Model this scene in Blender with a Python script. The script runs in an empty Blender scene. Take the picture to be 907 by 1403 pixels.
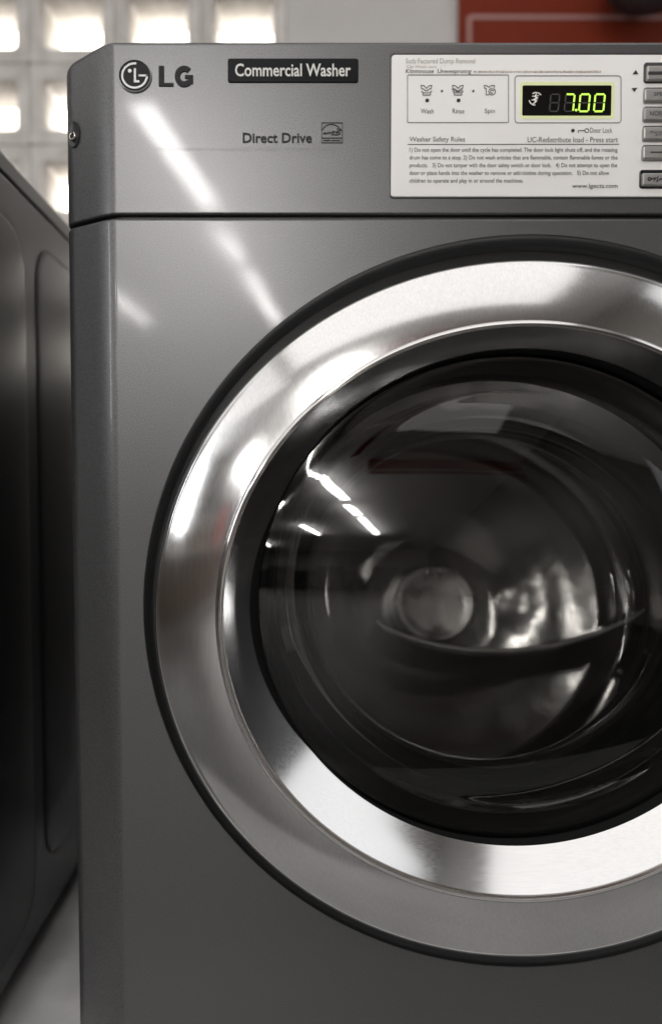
import bpy, bmesh, math, random
from mathutils import Vector, Matrix
random.seed(7)
PI = math.pi
sc = bpy.context.scene
C = sc.collection

# ------------------------------------------------------------------ camera
FPX, CX, CYV = 943.0, 415.0, 701.5       # focal length and principal point, in photograph pixels
D0 = 0.5187                              # camera to washer front
PITCH = math.atan(40.5 / FPX)
cam_d = bpy.data.cameras.new('camera')
cam = bpy.data.objects.new('camera', cam_d)
C.objects.link(cam)
cam.location = (0, -D0, 0)
cam.rotation_euler = (PI / 2 - PITCH, 0, 0)
cam_d.sensor_fit = 'HORIZONTAL'
cam_d.sensor_width = 36.0
cam_d.lens = FPX / 907 * 36.0
cam_d.shift_x = (453.5 - CX) / 907
cam_d.clip_start = 0.01
cam_d.clip_end = 60
cam_d.dof.use_dof = True
cam_d.dof.focus_distance = 0.53
cam_d.dof.aperture_fstop = 4.0
sc.camera = cam

# ------------------------------------------------------------------ world and lamps
w = bpy.data.worlds.new('World')
sc.world = w
w.use_nodes = True
w.node_tree.nodes['Background'].inputs[0].default_value = (0.9, 0.95, 1.0, 1)
w.node_tree.nodes['Background'].inputs[1].default_value = 0.05


def lamp(name, loc, sx, sy, power, col=(1.0, 0.972, 0.95)):
    d = bpy.data.lights.new(name, 'AREA')
    d.shape = 'RECTANGLE'
    d.size, d.size_y = sx, sy
    d.energy = power
    d.color = col
    o = bpy.data.objects.new(name, d)
    C.objects.link(o)
    o.location = loc
    return o


CEIL = 2.1
TUBE = 31.0          # watts per metre of fluorescent batten, down and sideways
UP = 14.0            # the part the open battens throw on the ceiling
for (x, y, ln, rot) in ((-0.77, -4.0, 1.45, 8.5), (-0.63, -5.5, 0.85, 8), (-0.43, -7.3, 2.25, 6), (-2.05, -7.7, 1.5, 3.4),
                        (-3.6, -6.6, 1.4, -11), (-4.6, -10.6, 1.6, -13)):
    o = lamp('fluorescent_tube', (x, y, CEIL - 0.06), 0.15, ln, TUBE * ln)
    o.rotation_euler = (0, 0, math.radians(rot))
    o = lamp('fluorescent_uplight', (x, y, CEIL - 0.30), 0.13, ln, UP * ln)
    o.rotation_euler = (PI, 0, math.radians(rot))
lamp('ceiling_light_panel', (-0.05, -1.05, CEIL - 0.03), 2.5, 2.3, 12.0)  # added glow standing in for the bright ceiling the ring mirrors
lamp('ceiling_light_panel', (-2.6, -1.3, CEIL - 0.03), 2.2, 2.8, 9.5)  # second added glow, brightens the ring's upper left
o = lamp('window_light', (1.70, -0.35, 1.15), 1.5, 1.5, 3.6, (0.97, 0.98, 1.0))      # added lamp at the right, brightens the lower inner trim ring
o.rotation_euler = (0, math.radians(90), 0)
o = lamp('window_light', (-4.0, -3.0, 0.98), 2.0, 0.30, 24.0, (0.97, 0.98, 1.0))      # added tall lamp at the left, for the bevel's bright edge line
o.rotation_euler = (0, math.radians(-90), 0)

sc.view_settings.view_transform = 'Standard'
sc.view_settings.look = 'None'
sc.view_settings.exposure = 0.68
sc.view_settings.gamma = 1.0
sc.view_settings.use_curve_mapping = False
sc.render.engine = 'CYCLES'
sc.cycles.use_denoising = True
sc.cycles.max_bounces = 12
sc.cycles.transparent_max_bounces = 16
sc.cycles.glossy_bounces = 6
sc.cycles.sample_clamp_indirect = 6.0


# ------------------------------------------------------------------ helpers
def U(px, py, Y=0.0):
    """photograph pixel -> world X, Z on the upright plane at depth Y"""
    r = (px - CX) / FPX
    u = (CYV - py) / FPX
    dy = u * math.sin(PITCH) + math.cos(PITCH)
    dz = u * math.cos(PITCH) - math.sin(PITCH)
    k = (Y + D0) / dy
    return (r * k, dz * k)


def ell(cx, cy, rx, ry, Y):
    x0 = U(cx - rx, cy, Y)[0]; x1 = U(cx + rx, cy, Y)[0]
    z0 = U(cx, cy + ry, Y)[1]; z1 = U(cx, cy - ry, Y)[1]
    return ((x0 + x1) / 2, (z0 + z1) / 2, (x1 - x0) / 2, (z1 - z0) / 2, Y)


def link(name, me, mat, parent=None, smooth=True, angle=None):
    o = bpy.data.objects.new(name, me)
    C.objects.link(o)
    if mat is not None:
        me.materials.clear()
        me.materials.append(mat)
    if parent is not None:
        o.parent = parent
    if smooth and len(me.polygons):
        me.polygons.foreach_set('use_smooth', [True] * len(me.polygons))
        if angle:
            me.set_sharp_from_angle(angle=math.radians(angle))
    return o


def flat_normals(o):
    mod = o.modifiers.new('weighted_normal', 'WEIGHTED_NORMAL')
    mod.keep_sharp = True
    mod.weight = 100
    return o


def mesh(name, verts, faces, mat, parent=None, smooth=True, angle=None):
    me = bpy.data.meshes.new(name)
    me.from_pydata([tuple(v) for v in verts], [], faces)
    bm = bmesh.new(); bm.from_mesh(me)
    bmesh.ops.remove_doubles(bm, verts=bm.verts, dist=1e-6)
    bmesh.ops.recalc_face_normals(bm, faces=bm.faces)
    bm.to_mesh(me); bm.free()
    return link(name, me, mat, parent, smooth, angle)


def empty(name, loc, label=None, cat=None, group=None, kind=None):
    o = bpy.data.objects.new(name, None)
    C.objects.link(o)
    o.location = loc
    tag(o, label, cat, group, kind)
    bpy.context.view_layer.update()
    return o


def tag(o, label=None, cat=None, group=None, kind=None):
    if label: o['label'] = label
    if cat: o['category'] = cat
    if group: o['group'] = group
    if kind: o['kind'] = kind
    return o


def adopt(child, parent):
    """parent keeping world coordinates of the mesh"""
    child.parent = parent
    child.matrix_parent_inverse = parent.matrix_world.inverted()
    return child


def loft_rings(rings, n=160, cap=None):
    """rings: list of (cx,cz,rx,rz,Y[,tilt dict]) -> verts, faces"""
    V, F = [], []
    for (cx, cz, rx, rz, Y) in rings:
        for i in range(n):
            a = 2 * PI * i / n
            V.append((cx + rx * math.cos(a), Y, cz + rz * math.sin(a)))
    for k in range(len(rings) - 1):
        for i in range(n):
            j = (i + 1) % n
            F.append((k * n + i, k * n + j, (k + 1) * n + j, (k + 1) * n + i))
    if cap is not None:
        V.append(cap)
        c = len(V) - 1
        k = len(rings) - 1
        for i in range(n):
            F.append((k * n + i, k * n + (i + 1) % n, c))
    return V, F


def rr_outline(x0, z0, x1, z1, r, seg=5):
    pts = []
    for (cx, cz, a0) in ((x1 - r, z1 - r, 0), (x0 + r, z1 - r, 90), (x0 + r, z0 + r, 180), (x1 - r, z0 + r, 270)):
        for i in range(seg + 1):
            a = math.radians(a0 + 90 * i / seg)
            pts.append((cx + r * math.cos(a), cz + r * math.sin(a)))
    return pts


def rr_plate(name, box, rpx, Yf, Yb, mat, parent, bev=0.0, seg=5):
    """rounded plate; box in photograph pixels (left, top, right, bottom) on the plane Yf"""
    x0, z1 = U(box[0], box[1], Yf)
    x1, z0 = U(box[2], box[3], Yf)
    r = rpx * D0 / FPX
    loops = []
    if bev > 0:
        for t in (0, 30, 60, 90):
            a = math.radians(t)
            e = bev * (1 - math.sin(a)); d = bev * (1 - math.cos(a))
            loops.append((e, Yf + d))
    else:
        loops.append((0, Yf))
    loops.append((0, Yb))
    V, F = [], []
    n = None
    for (e, y) in loops:
        o = rr_outline(x0 + e, z0 + e, x1 - e, z1 - e, max(r - e, r * 0.25), seg)
        n = len(o)
        V += [(p[0], y, p[1]) for p in o]
    F.append(tuple(range(n)))
    for k in range(len(loops) - 1):
        for i in range(n):
            j = (i + 1) % n
            F.append((k * n + i, k * n + j, (k + 1) * n + j, (k + 1) * n + i))
    F.append(tuple(reversed(range((len(loops) - 1) * n, len(loops) * n))))
    return mesh(name, V, F, mat, parent, True, 30)


def stroke_geo(pts, wpx, Y, closed=False, V=None, F=None, th=0.00025):
    """flat ribbon (with a little body) along photograph-pixel points"""
    if V is None: V, F = [], []
    P = [Vector((*U(p[0], p[1], Y),)) for p in pts]
    hw = wpx * (Y + D0) / FPX / 2
    n = len(P)
    base = len(V)
    for i in range(n):
        if closed:
            a, b = P[(i - 1) % n], P[(i + 1) % n]
        else:
            a, b = P[max(i - 1, 0)], P[min(i + 1, n - 1)]
        d1 = (P[i] - a); d2 = (b - P[i])
        if d1.length < 1e-9: d1 = d2
        if d2.length < 1e-9: d2 = d1
        d = d1.normalized() + d2.normalized()
        if d.length < 1e-6: d = d1
        d.normalize()
        c = max(0.5, abs(d.dot(d1.normalized())))
        nn = Vector((-d.y, d.x)) * (hw / c)
        for s in (1, -1):
            q = P[i] + nn * s
            V.append((q.x, Y, q.y)); V.append((q.x, Y + th, q.y))
    m = n if closed else n - 1
    for i in range(m):
        a = base + 4 * i; b = base + 4 * ((i + 1) % n)
        F += [(a, b, b + 2, a + 2), (a, a + 1, b + 1, b), (a + 2, b + 2, b + 3, a + 3)]
    return V, F


def strokes(name, lines, Y, mat, parent):
    V, F = [], []
    for L in lines:
        pts, wd = L[0], L[1]
        stroke_geo(pts, wd, Y, len(L) > 2 and L[2], V, F)
    return mesh(name, V, F, mat, parent, False)


def disc(name, cx, cy, rx, ry, Y, mat, parent, th=0.0003, n=28):
    e = ell(cx, cy, rx, ry, Y)
    V, F = loft_rings([(e[0], e[1], e[2], e[3], Y + th), (e[0], e[1], e[2], e[3], Y)], n, (e[0], Y, e[1]))
    return mesh(name, V, F, mat, parent, False)


def text(name, s, box, Y, mat, parent, bold=0.0, shear=0.0, th=0.0002):
    """lettering fitted to a pixel box (left, top, right, bottom) on plane Y"""
    cu = bpy.data.curves.new('lettering_curve', 'FONT')
    cu.body = s
    cu.size = 1.0
    cu.offset = bold
    cu.shear = shear
    cu.resolution_u = 3
    o = bpy.data.objects.new('lettering_curve', cu)
    C.objects.link(o)
    dg = bpy.context.evaluated_depsgraph_get()
    me = bpy.data.meshes.new_from_object(o.evaluated_get(dg))
    bpy.data.objects.remove(o)
    bpy.data.curves.remove(cu)
    xs = [v.co.x for v in me.vertices]; ys = [v.co.y for v in me.vertices]
    a0, a1, b0, b1 = min(xs), max(xs), min(ys), max(ys)
    X0, Z1 = U(box[0], box[1], Y); X1, Z0 = U(box[2], box[3], Y)
    for v in me.vertices:
        v.co = (X0 + (v.co.x - a0) / (a1 - a0) * (X1 - X0), Y, Z0 + (v.co.y - b0) / (b1 - b0) * (Z1 - Z0))
    me.name = name
    return link(name, me, mat, parent, False)


# ------------------------------------------------------------------ materials
def mat(name, col, rough=0.5, metal=0.0, coat=0.0, coat_rough=0.05, spec=0.5, emit=None, es=0.0):
    m = bpy.data.materials.new(name)
    m.use_nodes = True
    b = m.node_tree.nodes['Principled BSDF']
    b.inputs['Base Color'].default_value = (*col, 1)
    b.inputs['Roughness'].default_value = rough
    b.inputs['Metallic'].default_value = metal
    b.inputs['Coat Weight'].default_value = coat
    b.inputs['Coat Roughness'].default_value = coat_rough
    b.inputs['Specular IOR Level'].default_value = spec
    if emit:
        b.inputs['Emission Color'].default_value = (*emit, 1)
        b.inputs['Emission Strength'].default_value = es
    return m


def nodes(m):
    nt = m.node_tree
    return nt, nt.nodes, nt.links, nt.nodes['Principled BSDF']


def add_noise(m, scale, c0, c1, stretch=(1, 1, 1), detail=3, rough=None, bump=0.0, bump_dist=0.001, lo=0.35, hi=0.65):
    nt, N, L, b = nodes(m)
    tc = N.new('ShaderNodeTexCoord'); mp = N.new('ShaderNodeMapping'); nz = N.new('ShaderNodeTexNoise')
    mp.inputs['Scale'].default_value = stretch
    nz.inputs['Scale'].default_value = scale; nz.inputs['Detail'].default_value = detail
    L.new(tc.outputs['Object'], mp.inputs['Vector']); L.new(mp.outputs['Vector'], nz.inputs['Vector'])
    if c0 is not None:
        cr = N.new('ShaderNodeValToRGB')
        cr.color_ramp.elements[0].color = (*c0, 1); cr.color_ramp.elements[1].color = (*c1, 1)
        cr.color_ramp.elements[0].position = lo; cr.color_ramp.elements[1].position = hi
        L.new(nz.outputs['Fac'], cr.inputs['Fac']); L.new(cr.outputs['Color'], b.inputs['Base Color'])
    if rough:
        mr = N.new('ShaderNodeMapRange')
        mr.inputs['From Min'].default_value = 0.3; mr.inputs['From Max'].default_value = 0.7
        mr.inputs['To Min'].default_value = rough[0]; mr.inputs['To Max'].default_value = rough[1]
        L.new(nz.outputs['Fac'], mr.inputs['Value']); L.new(mr.outputs['Result'], b.inputs['Roughness'])
    if bump:
        bp = N.new('ShaderNodeBump'); bp.inputs['Strength'].default_value = bump; bp.inputs['Distance'].default_value = bump_dist
        L.new(nz.outputs['Fac'], bp.inputs['Height']); L.new(bp.outputs['Normal'], b.inputs['Normal'])
    return nz


M = {}
# graphite metallic paint with fine flake and clear coat
m = mat('graphite_paint', (0.13, 0.128, 0.125), 0.38, 0.75, 0.17, 0.04)
add_noise(m, 1500, (0.085, 0.085, 0.0865), (0.155, 0.1555, 0.158), detail=2, rough=(0.33, 0.43))
nt, N, L, b = nodes(m)
tc = N.new('ShaderNodeTexCoord'); n2 = N.new('ShaderNodeTexNoise'); n2.inputs['Scale'].default_value = 900
bp = N.new('ShaderNodeBump'); bp.inputs['Strength'].default_value = 0.015; bp.inputs['Distance'].default_value = 0.0003
L.new(tc.outputs['Object'], n2.inputs['Vector']); L.new(n2.outputs['Fac'], bp.inputs['Height'])
n3 = N.new('ShaderNodeTexNoise'); n3.inputs['Scale'].default_value = 6; n3.inputs['Detail'].default_value = 1
bp2 = N.new('ShaderNodeBump'); bp2.inputs['Strength'].default_value = 0.05; bp2.inputs['Distance'].default_value = 0.004
L.new(tc.outputs['Object'], n3.inputs['Vector']); L.new(n3.outputs['Fac'], bp2.inputs['Height'])
L.new(bp.outputs['Normal'], bp2.inputs['Normal'])
L.new(bp2.outputs['Normal'], b.inputs['Normal']); L.new(bp2.outputs['Normal'], b.inputs['Coat Normal'])
n4 = N.new('ShaderNodeTexNoise'); n4.inputs['Scale'].default_value = 11; n4.inputs['Detail'].default_value = 5
L.new(tc.outputs['Object'], n4.inputs['Vector'])
mr_ = N.new('ShaderNodeMapRange')
mr_.inputs['From Min'].default_value = 0.32; mr_.inputs['From Max'].default_value = 0.68
mr_.inputs['To Min'].default_value = 0.025; mr_.inputs['To Max'].default_value = 0.10
L.new(n4.outputs['Fac'], mr_.inputs['Value']); L.new(mr_.outputs['Result'], b.inputs['Coat Roughness'])
M['body'] = m
# brushed stainless steel (vertical grain)
m = mat('brushed_steel', (0.74, 0.73, 0.715), 0.2, 1.0)
add_noise(m, 1.0, (0.69, 0.69, 0.69), (0.77, 0.77, 0.77), stretch=(1100, 1100, 10), detail=3, rough=(0.125, 0.155), bump=0.01, bump_dist=0.0003)
M['brushed'] = m
m = mat('satin_steel', (0.72, 0.725, 0.73), 0.12, 1.0)
add_noise(m, 1.0, (0.70, 0.705, 0.71), (0.74, 0.745, 0.75), stretch=(40, 900, 900), detail=2, rough=(0.11, 0.15))
M['satin'] = m
M['chrome'] = mat('polished_lip', (0.82, 0.81, 0.80), 0.09, 1.0)
M['black'] = mat('black_rubber', (0.012, 0.012, 0.012), 0.45)
M['collar'] = mat('glass_collar', (0.008, 0.008, 0.008), 0.6, spec=0.15)
M['gloss_black'] = mat('gloss_black', (0.01, 0.01, 0.011), 0.08)
M['white'] = mat('panel_white', (0.78, 0.755, 0.735), 0.42)
add_noise(M['white'], 9, (0.84, 0.825, 0.805), (0.86, 0.848, 0.83), rough=(0.36, 0.48))
M['ink'] = mat('ink_black', (0.02, 0.02, 0.022), 0.6)
M['ink_grey'] = mat('ink_grey', (0.10, 0.098, 0.096), 0.6)
M['ink_light'] = mat('ink_light', (0.40, 0.375, 0.35), 0.6)
M['ink_tan'] = mat('ink_tan', (0.46, 0.38, 0.32), 0.6)
M['logo_dark'] = mat('logo_dark', (0.014, 0.014, 0.016), 0.55, spec=0.2)
M['logo_silver'] = mat('logo_silver', (0.32, 0.32, 0.32), 0.4, 0.6)
M['plate'] = mat('nameplate', (0.009, 0.010, 0.012), 0.5, spec=0.12)
M['plate_text'] = mat('nameplate_text', (0.72, 0.71, 0.68), 0.5)
M['print_dim'] = mat('faded_print', (0.03, 0.03, 0.032), 0.6, spec=0.2)
M['print_faint'] = mat('faint_print', (0.10, 0.10, 0.101), 0.42, 0.75)
M['button'] = mat('button_silver', (0.36, 0.355, 0.345), 0.35, 0.55)
M['frame_dark'] = mat('button_frame', (0.035, 0.035, 0.037), 0.35)
M['bezel'] = mat('display_bezel', (0.62, 0.64, 0.42), 0.35, emit=(0.72, 0.80, 0.30), es=0.18)
M['seg_on'] = mat('digit_lit', (0.3, 0.35, 0.05), 0.5, emit=(0.42, 0.80, 0.075), es=0.95)
M['seg_off'] = mat('digit_unlit', (0.035, 0.036, 0.033), 0.5)
M['glyph'] = mat('display_glyph', (0.5, 0.5, 0.45), 0.5, emit=(0.8, 0.82, 0.75), es=0.25)
M['screen'] = mat('display_screen', (0.006, 0.007, 0.006), 0.12)
M['drum'] = mat('drum_steel', (0.4, 0.39, 0.38), 0.22, 1.0)
add_noise(M['drum'], 14, (0.20, 0.197, 0.19), (0.31, 0.303, 0.293), rough=(0.08, 0.18), bump=0.22, bump_dist=0.006)
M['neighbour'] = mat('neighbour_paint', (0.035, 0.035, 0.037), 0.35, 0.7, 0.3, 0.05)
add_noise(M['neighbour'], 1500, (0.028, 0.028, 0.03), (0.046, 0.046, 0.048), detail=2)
M['surround'] = mat('door_surround', (0.085, 0.0855, 0.086), 0.45, 0.7)
M['hub'] = mat('hub_cap', (0.7, 0.68, 0.65), 0.32, 0.8)
add_noise(M['hub'], 30, (0.45, 0.44, 0.42), (0.75, 0.73, 0.70), rough=(0.2, 0.45), bump=0.2, bump_dist=0.004)
M['gasket'] = mat('rubber_gasket', (0.13, 0.13, 0.132), 0.28)
M['fin'] = mat('fin_edge_steel', (0.85, 0.83, 0.80), 0.4, 0.6)
M['screw'] = mat('screw_steel', (0.55, 0.52, 0.47), 0.25, 1.0)
M['hose'] = mat('dark_fixture', (0.02, 0.02, 0.022), 0.5)


def glass(name, tint, ior):
    g = bpy.data.materials.new(name)
    g.use_nodes = True
    nt = g.node_tree; N = nt.nodes; L = nt.links
    N.remove(N['Principled BSDF'])
    out = N['Material Output']
    fr = N.new('ShaderNodeFresnel'); fr.inputs['IOR'].default_value = ior
    tr = N.new('ShaderNodeBsdfTransparent'); tr.inputs[0].default_value = (*tint, 1)
    gl = N.new('ShaderNodeBsdfGlossy'); gl.inputs['Roughness'].default_value = 0.012
    gl.inputs[0].default_value = (0.95, 0.95, 0.95, 1)
    mx = N.new('ShaderNodeMixShader')
    L.new(fr.outputs[0], mx.inputs[0]); L.new(tr.outputs[0], mx.inputs[1]); L.new(gl.outputs[0], mx.inputs[2])
    L.new(mx.outputs[0], out.inputs['Surface'])
    return g


M['glass'] = glass('door_glass', (0.44, 0.44, 0.44), 1.54)
M['bowl'] = glass('bowl_glass', (0.90, 0.90, 0.89), 1.5)
m = mat('wall_paint', (0.72, 0.71, 0.68), 0.6)
add_noise(m, 5, (0.57, 0.55, 0.53), (0.62, 0.60, 0.58), bump=0.15, bump_dist=0.002)
M['wall'] = m
m = mat('block_paint', (0.78, 0.77, 0.75), 0.4)
add_noise(m, 18, (0.52, 0.49, 0.46), (0.70, 0.67, 0.635), bump=0.3, bump_dist=0.003)
M['block'] = m
M['mortar'] = mat('mortar', (0.60, 0.58, 0.55), 0.7)
M['daylight'] = mat('daylit_pane', (0.9, 0.9, 0.88), 0.3, emit=(1.0, 0.95, 0.87), es=3.2)
PANES = [M['daylight']] + [mat('daylit_pane', (0.9, 0.9, 0.88), 0.3, emit=(1.0, 0.94 + 0.01 * k, 0.85 + 0.03 * k), es=e) for k, e in enumerate((1.7, 2.5, 4.2))]
M['red'] = mat('red_panel', (0.20, 0.022, 0.012), 0.6, spec=0.15)
add_noise(M['red'], 7, (0.185, 0.026, 0.011), (0.215, 0.031, 0.013), rough=(0.55, 0.7))
M['red_line'] = mat('panel_line', (0.42, 0.22, 0.20), 0.5)
m = mat('floor_tile', (0.42, 0.42, 0.42), 0.35)
add_noise(m, 7, (0.58, 0.58, 0.59), (0.90, 0.90, 0.91), detail=6, rough=(0.25, 0.5))
M['floor'] = m
M['aisle'] = mat('aisle_floor_tile', (0.17, 0.157, 0.145), 0.4)
add_noise(M['aisle'], 5, (0.25, 0.247, 0.243), (0.32, 0.316, 0.31), detail=5)
M['aisle_dark'] = mat('aisle_dark_tile', (0.05, 0.046, 0.042), 0.45)
add_noise(M['aisle_dark'], 3, (0.035, 0.032, 0.03), (0.075, 0.07, 0.064), detail=5)
M['ceiling'] = mat('ceiling_paint', (0.78, 0.775, 0.76), 0.7)
M['far_wall'] = mat('far_wall_paint', (0.36, 0.355, 0.345), 0.6)
M['right_wall'] = mat('right_wall_paint', (0.16, 0.145, 0.13), 0.5)
M['brown'] = mat('counter_brown', (0.085, 0.062, 0.048), 0.35)
M['red_paint'] = mat('red_frame_paint', (0.32, 0.02, 0.015), 0.4)
M['board'] = mat('pale_board', (0.6, 0.59, 0.57), 0.5)
M['dark_panel'] = mat('side_inset', (0.010, 0.010, 0.011), 0.3, spec=0.3)
M['counter'] = mat('dark_machine', (0.05, 0.05, 0.052), 0.3, 0.3)

# ------------------------------------------------------------------ the setting
FLOOR = -0.535
WALLY = 1.12


def box_mesh(name, x0, x1, y0, y1, z0, z1, mt, parent=None):
    V = [(x, y, z) for x in (x0, x1) for y in (y0, y1) for z in (z0, z1)]
    F = [(0, 1, 3, 2), (4, 6, 7, 5), (0, 4, 5, 1), (2, 3, 7, 6), (0, 2, 6, 4), (1, 5, 7, 3)]
    return mesh(name, V, F, mt, parent, False)


RX0, RX1, RY0 = -7.6, 1.75, -13.5
tag(box_mesh('floor', RX0, RX1, RY0, 1.3, FLOOR - 0.05, FLOOR, M['floor']), kind='structure')
tag(box_mesh('aisle_floor', RX0 + 0.01, RX1 - 0.01, RY0 + 0.01, -0.24, FLOOR + 0.0005, FLOOR + 0.005, M['aisle_dark']), kind='structure')  # added dark sheet, darkens what the lower body and glass mirror
tag(box_mesh('plinth_floor', RX0 + 0.01, RX1 - 0.01, -0.238, -0.03, FLOOR + 0.0005, FLOOR + 0.005, M['aisle']), kind='structure')  # added pale strip, keeps the lower ring's reflection light
tag(box_mesh('ceiling', RX0, RX1, RY0, 1.3, CEIL, CEIL + 0.05, M['ceiling']), kind='structure')
tag(box_mesh('wall_front', RX0, RX1, RY0 - 0.1, RY0, FLOOR, CEIL, M['far_wall']), kind='structure')
tag(box_mesh('wall_left', RX0 - 0.1, RX0, RY0, 1.3, FLOOR, CEIL, M['far_wall']), kind='structure')
tag(box_mesh('wall_right', RX1, RX1 + 0.1, RY0, -1.1, FLOOR, CEIL, M['right_wall']), kind='structure')
tag(box_mesh('wall_right_end', RX1, RX1 + 0.1, -1.1, 1.3, 0.42, CEIL, M['wall']), kind='structure')
tag(box_mesh('wall_right_base', RX1, RX1 + 0.1, -1.1, 1.3, FLOOR, 0.418, M['counter']), kind='structure')  # unseen; lower wall made dark to darken the inner trim's reflection

tag(box_mesh('partition', -4.1, -4.02, -3.8, -2.2, FLOOR + 0.006, CEIL - 0.001, M['far_wall']), kind='structure')  # unseen backing added behind the tall left lamp

# wall behind the machines: pierced blocks on the left, plain paint to the right
PX, PZ = 0.1995, 0.186
BD = 0.045
bx_right = U(393, 60, WALLY)[0]                  # right end of the pierced blocks
bz0 = U(60, 85, WALLY)[1]                        # one horizontal joint
zlo = bz0 - 4 * PZ
zhi = bz0 + 3 * PZ
xlo = bx_right - 6 * PX
wall = box_mesh('wall_back', bx_right, RX1, WALLY, WALLY + 0.12, FLOOR, CEIL, M['wall'])
tag(wall, kind='structure')
box_mesh('lower_wall', RX0, bx_right, WALLY, WALLY + 0.12, FLOOR, zlo, M['wall'], wall)
box_mesh('upper_wall', RX0, bx_right, WALLY, WALLY + 0.12, zhi, CEIL, M['wall'], wall)
box_mesh('side_wall', RX0, xlo, WALLY, WALLY + 0.12, zlo, zhi, M['wall'], wall)
box_mesh('mortar', xlo, bx_right, WALLY + 0.012, WALLY + 0.02, zlo, zhi, M['mortar'], wall).hide_render = True


def block_mesh():
    hx, hz = PX / 2 - 0.0008, PZ / 2 - 0.0008
    ox, oz = 0.066, 0.052
    loops = [(hx, hz, 0.13, 0.008), (hx, hz, 0.002, 0.006), (hx - 0.003, hz - 0.003, 0.0, 0.006),
             (ox + 0.016, oz + 0.016, 0.003, 0.014), (ox + 0.006, oz + 0.006, 0.006, 0.012), (ox, oz, 0.016, 0.012), (ox - 0.004, oz - 0.004, 0.13, 0.012)]
    V, F = [], []
    for (a, c, y, r) in loops:
        o = rr_outline(-a, -c, a, c, r, 4)
        n = len(o)
        V += [(p[0], y, p[1]) for p in o]
    for k in range(len(loops) - 1):
        for i in range(n):
            j = (i + 1) % n
            F.append((k * n + i, k * n + j, (k + 1) * n + j, (k + 1) * n + i))
    return V, F


V, F = block_mesh()
proto = mesh('block', V, F, M['block'], wall, True, 35)
pm = mesh('pane', [(-0.07, 0.115, -0.056), (0.07, 0.115, -0.056), (0.07, 0.115, 0.056), (-0.07, 0.115, 0.056)], [(0, 1, 2, 3)], M['daylight'], proto, False)
first = True
for i in range(6):
    for k in range(7):
        cx, cz = bx_right - PX * (i + 0.5), zlo + PZ * (k + 0.5)
        if first:
            blk = proto; first = False
        else:
            blk = proto.copy(); C.objects.link(blk)
            pn = pm.copy(); C.objects.link(pn); pn.parent = blk
            pn.material_slots[0].link = 'OBJECT'; pn.material_slots[0].material = PANES[random.randrange(4)]
        blk.location = (cx, WALLY, cz)
bpy.data.objects.remove(bpy.data.objects['mortar'])

# red panel with its pale outline
sy = WALLY - 0.015
x0, z0 = U(628, 120, sy); x1, z1 = U(1150, -120, sy)
sign = empty('red_sign', (x0, WALLY, z0), 'dark red wall panel with a thin pale outline behind the washer', 'sign')
p = box_mesh('panel', x0, x1, sy, WALLY - 0.001, z0, z1, M['red']); adopt(p, sign)
ly = sy - 0.002
V, F = stroke_geo([(643, 100), (643, 24), (644.5, 22.6), (646, 22), (1100, 23.5)], 5.5, ly)
adopt(mesh('outline', V, F, M['red_line'], None, False), sign)

# black rounded fixture over the red panel
hx, hz = U(900, -44, 0.98)
V, F = [], []
prof = [(0.0, -0.062), (0.04, -0.060), (0.07, -0.052), (0.092, -0.038), (0.10, -0.02), (0.10, 0.06), (0.09, 0.07), (0.0, 0.07)]
n = 40
for (r, z) in prof:
    for i in range(n):
        a = 2 * PI * i / n
        V.append((hx + r * math.cos(a), 0.98 + r * math.sin(a), hz + z))
for k in range(len(prof) - 1):
    for i in range(n):
        F.append((k * n + i, k * n + (i + 1) % n, (k + 1) * n + (i + 1) % n, (k + 1) * n + i))
fix = empty('black_fixture', (hx, WALLY, hz), 'black rounded fixture hanging at the top corner over the red panel', 'fixture')
adopt(mesh('housing', V, F, M['hose'], None, True, 50), fix)
adopt(box_mesh('bracket', hx - 0.02, hx + 0.02, 1.06, sy - 0.001, hz - 0.01, hz + 0.03, M['hose']), fix)

# ------------------------------------------------------------------ the washer
ZT = U(500, 54.6, 0)[1]            # top of the fascia
ZS = U(500, 295.5, 0)[1]           # seam between fascia and cabinet
ZB = -0.515
XC = U(721, 830, 0)[0]
XL = U(149, 297, 0)[0]
XR = 2 * XC - XL
CH_X, CH_Y = 0.0352, 0.019         # the bevelled left and right corners
DEPTH = 0.70


def plan_profile(xl, xr, depth):
    """front outline seen from above, from back left round to back right"""
    def arc(c, r, a0, a1, n):
        return [(c[0] + r * math.cos(math.radians(a0 + (a1 - a0) * i / n)), c[1] + r * math.sin(math.radians(a0 + (a1 - a0) * i / n))) for i in range(n + 1)]
    left = []
    ang = math.degrees(math.atan2(CH_Y, CH_X))      # slope of the bevel
    # side -> bevel
    R1 = 0.006
    side_x = xl - CH_X - 0.004
    pts = [(side_x, depth)]
    # soft bends made as quadratic blends
    def blend(a, c, bq, n=7):
        return [((1 - t) ** 2 * a[0] + 2 * t * (1 - t) * c[0] + t * t * bq[0], (1 - t) ** 2 * a[1] + 2 * t * (1 - t) * c[1] + t * t * bq[1]) for t in [i / n for i in range(n + 1)]]
    corner1 = (side_x, CH_Y + 0.003)
    corner2 = (xl, 0.0)
    d = Vector((corner2[0] - corner1[0], corner2[1] - corner1[1])).normalized()
    pts += blend((side_x, corner1[1] + 0.009), corner1, (corner1[0] + d.x * 0.010, corner1[1] + d.y * 0.010))
    # bevel bows out a little
    pts += blend((corner2[0] - d.x * 0.013, corner2[1] - d.y * 0.013), corner2, (xl + 0.006, 0.0), 10)
    left = pts
    right = [(xl + xr - p[0], p[1]) for p in reversed(left)]
    return left + right, len(left)


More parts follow.
